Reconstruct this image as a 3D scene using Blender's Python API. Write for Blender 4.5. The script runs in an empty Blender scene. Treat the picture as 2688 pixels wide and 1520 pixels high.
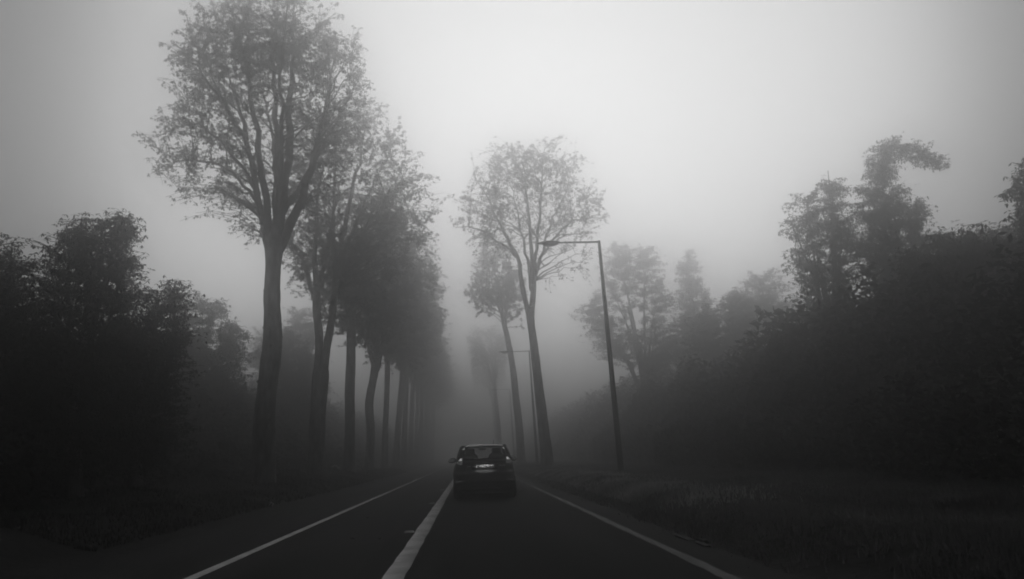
import bpy, math, random
import numpy as np
from mathutils import Matrix, Vector

# ------------------------------------------------------------------ scene, camera, light
S = bpy.context.scene
COL = S.collection
S.render.engine = 'CYCLES'
S.view_settings.view_transform = 'Standard'
S.view_settings.look = 'None'
S.view_settings.exposure = 0.0
S.view_settings.gamma = 1.0
S.view_settings.use_curve_mapping = False
S.cycles.volume_bounces = 1
S.cycles.max_bounces = 6
S.cycles.diffuse_bounces = 2
S.cycles.glossy_bounces = 2
S.cycles.transparent_max_bounces = 12
S.cycles.use_denoising = True
S.cycles.pixel_filter_type = 'BLACKMAN_HARRIS'
S.cycles.filter_width = 1.8

cam_d = bpy.data.cameras.new('camera')
cam_d.sensor_width = 36.0
cam_d.lens = 25.58
cam_d.clip_start = 0.05
cam_d.clip_end = 1500
cam = bpy.data.objects.new('camera', cam_d)
COL.objects.link(cam)
R_ = Vector((0.99753293, -0.05769057, -0.03999812))
U_ = Vector((0.02612132, -0.22382314, 0.97427967))
F_ = Vector((0.06515925, 0.97292086, 0.221764))
cam.matrix_world = Matrix(((R_.x, U_.x, -F_.x, 0.0), (R_.y, U_.y, -F_.y, 0.0), (R_.z, U_.z, -F_.z, 1.2), (0, 0, 0, 1)))
S.camera = cam

SUN_EL, SUN_AZ = math.radians(23.5), math.radians(5.5)      # azimuth measured from +Y towards +X
sun_dir = Vector((math.sin(SUN_AZ) * math.cos(SUN_EL), math.cos(SUN_AZ) * math.cos(SUN_EL), math.sin(SUN_EL)))
SKY_STRENGTH = 0.1

world = bpy.data.worlds.new('World')
S.world = world
world.use_nodes = True
nt = world.node_tree
nt.nodes.clear()
out = nt.nodes.new('ShaderNodeOutputWorld')
bg = nt.nodes.new('ShaderNodeBackground')
sky = nt.nodes.new('ShaderNodeTexSky')
sky.sky_type = 'NISHITA'
sky.sun_disc = False
sky.sun_elevation = SUN_EL
sky.sun_rotation = SUN_AZ
sky.dust_density = 8.0
sky.air_density = 1.0
sky.ozone_density = 1.0
bw = nt.nodes.new('ShaderNodeRGBToBW')
nt.links.new(sky.outputs[0], bw.inputs[0])
# the overcast brightens towards the sun behind it
tc = nt.nodes.new('ShaderNodeTexCoord')
dot = nt.nodes.new('ShaderNodeVectorMath'); dot.operation = 'DOT_PRODUCT'
dot.inputs[1].default_value = sun_dir
nt.links.new(tc.outputs['Generated'], dot.inputs[0])
def wmath(op, a, b=0.0):
    n = nt.nodes.new('ShaderNodeMath'); n.operation = op
    for k, x in enumerate((a, b)):
        if isinstance(x, (int, float)): n.inputs[k].default_value = x
        else: nt.links.new(x, n.inputs[k])
    return n.outputs[0]
GLOW_BASE, GLOW_PEAK, GLOW_WIDTH, SKY_MIX = 0.4, 5.15, 0.32, 0.004
glow = wmath('EXPONENT', wmath('MULTIPLY', wmath('SUBTRACT', dot.outputs['Value'], 1.0), 1.0 / GLOW_WIDTH))
glow = wmath('ADD', wmath('MULTIPLY', glow, GLOW_PEAK), GLOW_BASE)
mul = wmath('MULTIPLY', glow, wmath('ADD', wmath('MULTIPLY', bw.outputs[0], SKY_MIX), 0.75))
nt.links.new(mul, bg.inputs['Color'])
bg.inputs['Strength'].default_value = SKY_STRENGTH
nt.links.new(bg.outputs[0], out.inputs['Surface'])

sun_d = bpy.data.lights.new('sun', 'SUN')
sun_d.energy = 0.8
sun_d.angle = math.radians(60)
sun = bpy.data.objects.new('sun', sun_d)
COL.objects.link(sun)
sun.rotation_mode = 'QUATERNION'
sun.rotation_quaternion = sun_dir.to_track_quat('Z', 'Y')

HAZE_DENSITY = 0.022
HAZE_COLOR = 0.96
HAZE_G = 0.93

# ------------------------------------------------------------------ helpers
def mesh_np(name, v, quads=None, tris=None, smooth=False):
    v = np.asarray(v, np.float32).reshape(-1, 3)
    nq = 0 if quads is None else len(quads)
    ntr = 0 if tris is None else len(tris)
    me = bpy.data.meshes.new(name)
    me.vertices.add(len(v)); me.vertices.foreach_set('co', v.ravel())
    loops = []
    if nq: loops.append(np.asarray(quads, np.int32).ravel())
    if ntr: loops.append(np.asarray(tris, np.int32).ravel())
    loops = np.concatenate(loops)
    me.loops.add(len(loops)); me.loops.foreach_set('vertex_index', loops)
    tot = np.concatenate([np.full(nq, 4, np.int32), np.full(ntr, 3, np.int32)])
    start = np.concatenate([[0], np.cumsum(tot)[:-1]]).astype(np.int32)
    me.polygons.add(nq + ntr)
    me.polygons.foreach_set('loop_start', start)
    me.polygons.foreach_set('loop_total', tot)
    if smooth: me.polygons.foreach_set('use_smooth', np.ones(nq + ntr, bool))
    me.update(calc_edges=True)
    return me

def obj(name, me, m=None, parent=None, loc=None):
    if m is not None and len(me.materials) == 0: me.materials.append(m)
    o = bpy.data.objects.new(name, me)
    COL.objects.link(o)
    if parent is not None: o.parent = parent
    if loc is not None: o.location = loc
    return o

def tag(o, label=None, cat=None, group=None, kind=None):
    if label: o['label'] = label
    if cat: o['category'] = cat
    if group: o['group'] = group
    if kind: o['kind'] = kind
    return o

def empty(name, loc, label, cat, group=None, rz=0):
    o = bpy.data.objects.new(name, None)
    o.empty_display_size = 0.3
    COL.objects.link(o)
    o.location = loc; o.rotation_euler = (0, 0, rz)
    return tag(o, label, cat, group)

def copy_tree(o, parent=None):
    c = o.copy(); COL.objects.link(c)
    if parent is not None: c.parent = parent
    for ch in list(o.children): copy_tree(ch, c)
    return c

def mat(name, base, rough=0.9, var=0.3, scale=3.0, bump=0.0, bscale=None, metallic=0.0, spec=0.3, stretch=None, emit=0.0, translucent=0.0):
    """grey procedural material; var = relative variation of the base by noise"""
    m = bpy.data.materials.new(name); m.use_nodes = True
    t = m.node_tree; p = t.nodes['Principled BSDF']
    p.inputs['Roughness'].default_value = rough
    p.inputs['Metallic'].default_value = metallic
    p.inputs['Specular IOR Level'].default_value = spec
    co = t.nodes.new('ShaderNodeTexCoord')
    mp = t.nodes.new('ShaderNodeMapping')
    if stretch: mp.inputs['Scale'].default_value = stretch
    t.links.new(co.outputs['Object'], mp.inputs[0])
    n = t.nodes.new('ShaderNodeTexNoise'); n.inputs['Scale'].default_value = scale; n.inputs['Detail'].default_value = 5
    t.links.new(mp.outputs[0], n.inputs['Vector'])
    r = t.nodes.new('ShaderNodeMapRange')
    r.inputs['From Min'].default_value = 0.3; r.inputs['From Max'].default_value = 0.7
    r.inputs['To Min'].default_value = base * (1 - var); r.inputs['To Max'].default_value = base * (1 + var)
    t.links.new(n.outputs['Fac'], r.inputs['Value'])
    t.links.new(r.outputs[0], p.inputs['Base Color'])
    if bump:
        b = t.nodes.new('ShaderNodeBump'); b.inputs['Strength'].default_value = 1.0; b.inputs['Distance'].default_value = bump
        n2 = t.nodes.new('ShaderNodeTexNoise'); n2.inputs['Scale'].default_value = bscale or scale * 4; n2.inputs['Detail'].default_value = 4
        t.links.new(mp.outputs[0], n2.inputs['Vector'])
        t.links.new(n2.outputs['Fac'], b.inputs['Height']); t.links.new(b.outputs[0], p.inputs['Normal'])
    if translucent:
        tl_ = t.nodes.new('ShaderNodeBsdfTranslucent'); mx_ = t.nodes.new('ShaderNodeMixShader'); mx_.inputs[0].default_value = translucent
        t.links.new(r.outputs[0], tl_.inputs['Color'])
        t.links.new(p.outputs[0], mx_.inputs[1]); t.links.new(tl_.outputs[0], mx_.inputs[2])
        t.links.new(mx_.outputs[0], t.nodes['Material Output'].inputs['Surface'])
    if emit:
        p.inputs['Emission Color'].default_value = (1, 1, 1, 1); p.inputs['Emission Strength'].default_value = emit
    return m

M = {}
M['bark'] = mat('bark', 0.15, 0.95, 0.75, 4.5, 0.04, 9.0, stretch=(1, 1, 0.35))
M['twig'] = mat('twig_bark', 0.06, 0.95, 0.3, 3.0)
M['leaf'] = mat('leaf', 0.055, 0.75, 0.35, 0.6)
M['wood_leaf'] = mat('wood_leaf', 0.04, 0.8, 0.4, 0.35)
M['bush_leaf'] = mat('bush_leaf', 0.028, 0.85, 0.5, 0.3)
M['asphalt'] = mat('asphalt', 0.028, 0.95, 0.4, 1.1, 0.004, 60.0, spec=0.08, stretch=(1, .12, 1))
M['asphalt_new'] = mat('asphalt_dark', 0.018, 0.95, 0.4, 1.3, 0.004, 60.0, spec=0.08, stretch=(1, .1, 1))
M['soil'] = mat('verge_soil', 0.02, 1.0, 0.5, 0.8, 0.05, 5.0, spec=0.1)
M['grass'] = mat('grass', 0.085, 0.85, 0.6, 0.35, spec=0.2, translucent=.5)
M['pale_grass'] = mat('pale_grass', 0.26, 0.85, 0.6, 0.5, spec=0.2, translucent=.5)
M['litter_leaf'] = mat('dead_leaf', 0.05, 0.9, 0.5, 0.5, spec=0.2)
M['kerb'] = mat('kerb_concrete', 0.03, 0.95, 0.4, 1.5, 0.01, 12.0)
M['lamp_metal'] = mat('lamp_metal', 0.07, 0.55, 0.25, 2.0, metallic=0.0)
M['lamp_lens'] = mat('lamp_lens', 0.2, 0.2, 0.1, 3.0, spec=0.5)
M['paper'] = mat('white_litter', 0.75, 0.8, 0.15, 20.0)
M['plastic_bag'] = mat('pale_litter', 0.55, 0.6, 0.2, 8.0)
M['stud'] = mat('road_stud', 0.3, 0.5, 0.15, 20.0)

def line_mat(name, base, wear_scale, across=None, lo=0.25):
    """road paint with worn patches; across = (x0, x1) fades the wear from one long edge to the other"""
    m = bpy.data.materials.new(name); m.use_nodes = True
    t = m.node_tree; p = t.nodes['Principled BSDF']; p.inputs['Roughness'].default_value = 0.75
    p.inputs['Specular IOR Level'].default_value = 0.3
    co = t.nodes.new('ShaderNodeTexCoord')
    n = t.nodes.new('ShaderNodeTexNoise'); n.inputs['Scale'].default_value = wear_scale; n.inputs['Detail'].default_value = 8; n.inputs['Roughness'].default_value = 0.7
    t.links.new(co.outputs['Object'], n.inputs['Vector'])
    r = t.nodes.new('ShaderNodeMapRange'); r.inputs['From Min'].default_value = 0.34; r.inputs['From Max'].default_value = 0.58
    r.inputs['To Min'].default_value = lo; r.inputs['To Max'].default_value = 1.0
    t.links.new(n.outputs['Fac'], r.inputs['Value'])
    last = r.outputs[0]
    if across:
        sx = t.nodes.new('ShaderNodeSeparateXYZ'); t.links.new(co.outputs['Object'], sx.inputs[0])
        w = t.nodes.new('ShaderNodeMapRange'); w.inputs['From Min'].default_value = across[0]; w.inputs['From Max'].default_value = across[1]
        w.inputs['To Min'].default_value = 1.0; w.inputs['To Max'].default_value = 0.35
        t.links.new(sx.outputs['X'], w.inputs['Value'])
        mu = t.nodes.new('ShaderNodeMath'); mu.operation = 'MULTIPLY'
        t.links.new(last, mu.inputs[0]); t.links.new(w.outputs[0], mu.inputs[1]); last = mu.outputs[0]
    mb = t.nodes.new('ShaderNodeMath'); mb.operation = 'MULTIPLY'; mb.inputs[1].default_value = base
    t.links.new(last, mb.inputs[0]); t.links.new(mb.outputs[0], p.inputs['Base Color'])
    return m

# ------------------------------------------------------------------ setting: ground, road, markings
def fbm(x, y, seed=0, octs=4, f0=0.12):
    rng = np.random.RandomState(seed); h = np.zeros_like(x, dtype=float); a = 1.0; f = f0
    for _ in range(octs):
        for _k in range(3):
            th = rng.uniform(0, 6.283); ph = rng.uniform(0, 6.283)
            h += a / 3 * np.sin(f * 6.283 * (x * math.cos(th) + y * math.sin(th)) + ph)
        a *= 0.5; f *= 2.1
    return h

MOUNDS = [(-9.3, 27.5, 1.5, 1.5, .55), (-8.6, 32.5, 1.3, 1.8, .38), (-9.0, 47.0, 1.6, 2.4, .5), (-9.6, 38.0, 1.5, 2.0, .45), (-8.9, 20.0, 1.4, 2.2, .3)]
def ss(a, b, x):
    t = np.clip((x - a) / (b - a), 0, 1); return t * t * (3 - 2 * t)
def ground_z(x, y):
    x = np.asarray(x, float); y = np.asarray(y, float)
    x, y = np.broadcast_arrays(x, y)
    right = -0.03 + 0.33 * ss(2.95, 4.3, x) + 0.25 * ss(7, 14, x)
    left = 0.02 + 0.36 * ss(5.6, 7.2, -x) + 0.2 * ss(9, 15, -x)
    h = np.where(x > 2.6, right, np.where(x < -5.35, left, -0.06))
    amp = np.where(x > 2.6, 0.07 * ss(3.0, 5, x), 0.11 * ss(5.6, 8, -x))
    h = h + amp * fbm(x, y, 3) + 0.35 * amp * fbm(x, y, 8, 3, 0.9)
    for mx, my, sx, sy, hh in MOUNDS:
        h = h + hh * np.exp(-((x - mx) / sx) ** 2 - ((y - my) / sy) ** 2)
    return h

def grid_mesh(name, xs, ys, zf, smooth=True):
    X, Y = np.meshgrid(xs, ys)
    v = np.stack([X, Y, zf(X, Y)], -1).reshape(-1, 3)
    nx, ny = len(xs), len(ys)
    i = (np.arange(ny - 1)[:, None] * nx + np.arange(nx - 1)[None]).ravel()
    return mesh_np(name, v, np.stack([i, i + 1, i + 1 + nx, i + nx], 1), smooth=smooth)

xs = np.concatenate([np.linspace(-138, -22, 30)[:-1], np.arange(-22, -12, .5), np.arange(-12, -5.3, .16), np.linspace(-5.3, 2.8, 8)[1:-1],
                     np.arange(2.8, 11, .16), np.arange(11, 22, .5), np.linspace(22, 138, 30)])
ys = np.concatenate([np.arange(-58, 2, 3.0), np.arange(2, 60, .33), np.arange(60, 130, 1.2), np.linspace(130, 328, 40)])
tag(obj('ground', grid_mesh('ground', xs, ys, ground_z), M['soil']), 'dark soil and leaf litter under the trees and along both verges', kind='structure')

def strip(name, x0, x1, y0, y1, z, m, label=None, ragged=0.0, seed=1, n=400, kind='structure'):
    ys_ = np.linspace(y0, y1, n); rng = np.random.RandomState(seed)
    w0 = x0 + ragged * (rng.rand(n) - .5); w1 = x1 + ragged * (rng.rand(n) - .5)
    v = np.stack([np.stack([w0, ys_, np.full(n, z)], -1), np.stack([w1, ys_, np.full(n, z)], -1)], 1).reshape(-1, 3)
    i = np.arange(n - 1) * 2
    o = obj(name, mesh_np(name, v, np.stack([i, i + 1, i + 3, i + 2], 1)), m)
    return tag(o, label, kind=kind)

strip('road', -5.45, 2.98, -58, 328, 0.0, M['asphalt'], 'grey asphalt road running straight into the fog', ragged=.06, n=900)
strip('road_lane', -1.25, 2.30, -57, 327, 0.004, M['asphalt_new'], 'darker asphalt of the driving lane', ragged=.03, seed=4, n=900)
LINE_C = line_mat('centre_paint', 0.62, 1.2, (-0.93, -0.62), 0.5)
LINE_L = line_mat('left_paint', 0.62, 1.6, None, 0.6)
LINE_R = line_mat('right_paint', 0.05, 1.4, None, 0.25)
strip('road_line', -0.93, -0.70, -57, 327, 0.008, LINE_C, 'thick white solid line between the two lanes', ragged=.02, n=900)
strip('road_line', -3.20, -3.06, -57, 327, 0.004, LINE_L, 'thin white line along the left lane', ragged=.012, seed=2, n=900)
strip('road_line', 2.33, 2.47, -57, 327, 0.008, LINE_R, 'worn edge line beside the right verge', ragged=.035, seed=3, n=1200)

# ------------------------------------------------------------------ haze
def box_mesh(name, a, b):
    x0, y0, z0 = a; x1, y1, z1 = b
    v = [(x0, y0, z0), (x1, y0, z0), (x1, y1, z0), (x0, y1, z0), (x0, y0, z1), (x1, y0, z1), (x1, y1, z1), (x0, y1, z1)]
    return mesh_np(name, v, [(0, 3, 2, 1), (4, 5, 6, 7), (0, 1, 5, 4), (1, 2, 6, 5), (2, 3, 7, 6), (3, 0, 4, 7)])
hm = bpy.data.materials.new('haze'); hm.use_nodes = True
ht = hm.node_tree; ht.nodes.clear()
ho = ht.nodes.new('ShaderNodeOutputMaterial'); hv = ht.nodes.new('ShaderNodeVolumePrincipled')
hv.inputs['Color'].default_value = (HAZE_COLOR,) * 3 + (1,)
hv.inputs['Density'].default_value = HAZE_DENSITY
hv.inputs['Anisotropy'].default_value = HAZE_G
ht.links.new(hv.outputs[0], ho.inputs['Volume'])
tag(obj('haze', box_mesh('haze', (-142, -62, -1.4), (142, 332, 25.4)), hm), 'grey fog filling the avenue', kind='stuff')

# ------------------------------------------------------------------ trees
def nrm(a): return a / (np.linalg.norm(a, axis=-1, keepdims=True) + 1e-9)

def tubes(P, R, sides):
    """N tubes of K points each -> verts, quads"""
    N, K, _ = P.shape
    T = nrm(np.gradient(P, axis=1))
    d = nrm(P[:, -1] - P[:, 0])
    ref = np.where(np.abs(d[:, 2:3]) > .8, np.array([[1., 0, 0]]), np.array([[0, 0, 1.]]))[:, None, :]
    u = nrm(np.cross(T, np.broadcast_to(ref, T.shape))); w = np.cross(T, u)
    a = np.arange(sides) * 2 * math.pi / sides
    V = P[:, :, None] + R[:, :, None, None] * (np.cos(a)[None, None, :, None] * u[:, :, None] + np.sin(a)[None, None, :, None] * w[:, :, None])
    base = (np.arange(N)[:, None, None] * K + np.arange(K - 1)[None, :, None]) * sides
    s0 = np.arange(sides)[None, None, :]; s1 = (s0 + 1) % sides
    q = np.stack([base + s0, base + s1, base + s1 + sides, base + s0 + sides], -1).reshape(-1, 4)
    return V.reshape(-1, 3), q

class Acc:
    def __init__(s): s.v = []; s.q = []; s.n = 0
    def add(s, v, q): s.v.append(v); s.q.append(q + s.n); s.n += len(v)
    def mesh(s, name, smooth=False): return mesh_np(name, np.concatenate(s.v), np.concatenate(s.q), smooth=smooth)

def resample(pl, n):
    """smooth a polyline of (x,y,z,r) to n points (Catmull-Rom)"""
    pl = np.asarray(pl, float)
    if len(pl) == 2: t = np.linspace(0, 1, n)[:, None]; return pl[0] * (1 - t) + pl[1] * t
    e = np.vstack([2 * pl[0] - pl[1], pl, 2 * pl[-1] - pl[-2]])
    seg = np.linalg.norm(np.diff(pl[:, :3], axis=0), axis=1); c = np.concatenate([[0], np.cumsum(seg)]); out_ = []
    for s in np.linspace(0, c[-1], n):
        k = min(np.searchsorted(c, s, 'right') - 1, len(pl) - 2); t = (s - c[k]) / max(seg[k], 1e-6)
        p0, p1, p2, p3 = e[k], e[k + 1], e[k + 2], e[k + 3]
        out_.append(.5 * (2 * p1 + (p2 - p0) * t + (2 * p0 - 5 * p1 + 4 * p2 - p3) * t * t + (3 * p1 - p0 - 3 * p2 + p3) * t ** 3))
    return np.array(out_)

def lobe_pts(rng, lobes, n, r0, r1):
    w = np.array([l[2] * (l[1][0] * l[1][1] * l[1][2]) ** .667 for l in lobes]); w /= w.sum()
    k = rng.choice(len(lobes), n, p=w)
    d = nrm(rng.normal(size=(n, 3)))
    r = (r0 ** 3 + rng.rand(n) * (r1 ** 3 - r0 ** 3)) ** (1 / 3)
    c = np.array([l[0] for l in lobes])[k]; s = np.array([l[1] for l in lobes])[k]
    # an uneven outline: bulges, dents and stray shoots
    ph = rng.uniform(0, 6.3, 6)
    bump = .10 * np.sin(3 * np.arctan2(d[:, 1], d[:, 0]) + ph[0] + 2 * d[:, 2]) + .10 * np.sin(7 * d[:, 0] + ph[1]) + .09 * np.sin(9 * d[:, 2] + ph[2]) + .06 * np.sin(13 * d[:, 1] + 11 * d[:, 2] + ph[3])
    stray = np.where(rng.rand(n) < .08, rng.uniform(1, 1.15, n), 1)
    return c + d * s * (r * (1 + bump) * stray)[:, None]

def attach(T, A, slope=.35, pen=1.5):
    """for every target the index of the best point to grow from"""
    idx = np.empty(len(T), int)
    for i in range(0, len(T), 400):
        d = T[i:i + 400, None] - A[None]
        hd = np.hypot(d[..., 0], d[..., 1])
        cost = np.linalg.norm(d, axis=-1) + pen * np.maximum(0, slope * hd - d[..., 2])
        idx[i:i + 400] = cost.argmin(1)
    return idx

def curves(A, C, B, K):
    t = np.linspace(0, 1, K)[None, :, None]
    return (1 - t) ** 2 * A[:, None] + 2 * t * (1 - t) * C[:, None] + t ** 2 * B[:, None]

def palmate(rng, P, L, nl=5, droop=(.4, 1.1)):
    """clusters of nl narrow drooping leaflets at the points P"""
    n = len(P)
    a = rng.uniform(0, 6.283, (n, 1)) + np.arange(nl)[None] * (6.283 / nl) + rng.normal(0, .25, (n, nl))
    dr = rng.uniform(droop[0], droop[1], (n, 1)) + rng.normal(0, .2, (n, nl))
    D = np.stack([np.cos(a) * np.cos(dr), np.sin(a) * np.cos(dr), -np.sin(dr)], -1)
    side = nrm(np.stack([-np.sin(a), np.cos(a), rng.normal(0, .3, (n, nl))], -1))
    ln = (L * rng.uniform(.7, 1.25, (n, nl)))[..., None]
    p = np.broadcast_to(P[:, None], D.shape)
    mid = p + D * ln * .62 + np.array([0, 0, 1.]) * ln * .06
    v = np.stack([p, mid + side * ln * .17, p + D * ln, mid - side * ln * .17], 2).reshape(-1, 3)
    q = np.arange(len(v)).reshape(-1, 4)
    return v, q

def trunk_mesh(pl, seed, sides=14, n=40, flare=.35, bump=.05):
    rng = np.random.RandomState(seed)
    c = resample(pl, n)
    z = c[:, 2] - c[0, 2]
    R = c[:, 3] * (1 + flare * np.exp(-z / .5))
    v, q = tubes(c[None, :, :3], R[None], sides)
    v = v.reshape(n, sides, 3); ctr = c[:, None, :3]
    a = np.arange(sides) * 2 * math.pi / sides
    b = np.zeros((n, sides))
    for k in range(7):
        b += np.sin(rng.randint(1, 5) * a[None] + rng.uniform(.3, 2.2) * z[:, None] * 1.5 + rng.uniform(0, 6.3)) / 7
    b += rng.normal(0, .35, (n, sides)) * .4
    b[:, :] += 0.9 * np.maximum(0, np.sin(z * 2.3 + rng.uniform(0, 6)))[:, None] ** 6
    root = np.exp(-z / .35)[:, None] * .35 * np.maximum(0, np.cos(a * 3 + rng.uniform(0, 6)))[None]
    v = ctr + (v - ctr) * (1 + bump * b + root)[..., None]
    return v.reshape(-1, 3), q

def auto_limbs(rng, fork, r, lobes, n, top, spread):
    L = []
    f = np.array(fork)
    for k in range(n):
        az = 6.283 * (k + rng.uniform(-.25, .25)) / n
        sp = spread * rng.uniform(.45, 1.0) if k else .15 * spread
        h = (top - f[2]) * rng.uniform(.72, .97)
        e = f + [sp * math.cos(az), sp * math.sin(az), h]
        m1 = f + [sp * .28 * math.cos(az), sp * .28 * math.sin(az), h * .25]
        m2 = f + [sp * .62 * math.cos(az) + rng.normal(0, .15), sp * .62 * math.sin(az), h * .62]
        rr = r * rng.uniform(.38, .55)
        L.append([(*(f + [0, 0, -.5]), rr), (*m1, rr * .85), (*m2, rr * .5), (*e, rr * .12)])
    return L

def avenue_tree(name, loc, spec, label, cat='tree', group=None, existing=None):
    rng = np.random.RandomState(spec['seed'])
    root = empty(name, loc, label, cat, group)
    tv = Acc()
    for k, st in enumerate(spec['stems']):
        v, q = trunk_mesh(st, spec['seed'] + k, sides=14 if k == 0 else 10, n=46 if k == 0 else 20, flare=.3 if k == 0 else 0., bump=spec.get('bump', .05))
        tv.add(v, q)
    obj('trunk', tv.mesh('trunk', True), M['bark'], root)
    limbs = spec.get('limbs')
    if limbs is None:
        limbs = auto_limbs(rng, spec['fork'][:3], spec['fork'][3], spec['lobes'], spec.get('n_limbs', 7), spec['top'], spec['spread'])
    LP = np.stack([resample(l, 16) for l in limbs])
    LP[:, 2:, :3] += rng.normal(0, .05, LP[:, 2:, :3].shape)
    br = Acc(); br.add(*tubes(LP[..., :3], LP[..., 3], 7))
    A = LP[:, 1:, :3].reshape(-1, 3); AR = LP[:, 1:, 3].ravel()
    # secondary branches
    ns = spec['n_sec']
    T = lobe_pts(rng, spec['lobes'], ns, .45, .88)
    ix = attach(T, A, .55)
    d = T - A[ix]; ln = np.linalg.norm(d, axis=1, keepdims=True)
    C = A[ix] + d * .45 + np.array([0, 0, 1.]) * ln * rng.uniform(.05, .25, (ns, 1))
    P2 = curves(A[ix], C, T, 9); P2[:, 2:] += rng.normal(0, .05, P2[:, 2:].shape)
    r0 = np.minimum(AR[ix] * .6, .012 + .012 * ln[:, 0]); R2 = r0[:, None] * np.linspace(1, .3, 9)[None]
    br.add(*tubes(P2, np.maximum(R2, .008), 5))
    # twigs
    nt_ = spec['n_twig']
    T = lobe_pts(rng, spec['lobes'], nt_, .5, 1.06)
    A2 = np.concatenate([P2[:, 3:].reshape(-1, 3), A[AR < .08]])
    ix = attach(T, A2, .15)
    d = T - A2[ix]; ln = np.linalg.norm(d, axis=1, keepdims=True)
    C = A2[ix] + d * .5 + np.array([0, 0, 1.]) * ln * rng.uniform(.1, .35, (nt_, 1))
    T = T - np.array([0, 0, 1.]) * ln * rng.uniform(0, .2, (nt_, 1))
    P3 = curves(A2[ix], C, T, 6); P3[:, 1:] += rng.normal(0, .03, P3[:, 1:].shape)
    R3 = np.full((nt_, 6), spec.get('twig_r', .011)) * np.linspace(1, .45, 6)[None]
    br.add(*tubes(P3, R3, 3))
    obj('branches', br.mesh('branches'), M['twig'], root)
    # leaves
    nc = spec['n_leaf']
    dens = np.ones(nt_)
    for c, s, w in spec['thin']: dens *= 1 - w * np.exp(-(((T - c) / s) ** 2).sum(1))
    k = rng.choice(nt_, nc, p=dens / dens.sum()); t = rng.beta(2.2, 1.0, nc) * 4.99
    i0 = t.astype(int); f = (t - i0)[:, None]
    P = P3[k, i0] * (1 - f) + P3[k, i0 + 1] * f + rng.normal(0, .05, (nc, 3))
    v, q = palmate(rng, P, spec['leaf'], spec.get('nl', 5))
    obj('crown', mesh_np('crown', v, q), M['leaf'], root)
    return root

def gz(x, y): return float(ground_z(x, y))

def std_spec(seed, stems, fork, cx=.9, rad=4.4, z0=10.5, z1=21.0, limbs=None, n_sec=110, n_twig=1500, n_leaf=7500, leaf=.2, n_limbs=7, spread=3.0, extra=(), thin=(), twig_r=.012, nl=5):
    zc, zr = (z0 + z1) / 2, (z1 - z0) / 2
    lobes = [((cx, 0, zc + .3), (rad, rad * .95, zr), 1.0), ((cx - rad * .35, 0, zc - zr * .55), (rad * .5, rad * .55, zr * .4), .6),
             ((cx + rad * .45, 0, zc - zr * .35), (rad * .5, rad * .5, zr * .45), .7), ((cx * .5, 0, z0 - .4), (1.1, 1.1, .9), .35)] + list(extra)
    return dict(seed=seed, stems=stems, fork=fork, limbs=limbs, lobes=lobes, n_sec=n_sec, n_twig=n_twig, n_leaf=n_leaf, leaf=leaf, n_limbs=n_limbs, top=z1, spread=spread, thin=list(thin), twig_r=twig_r, nl=nl)

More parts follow.
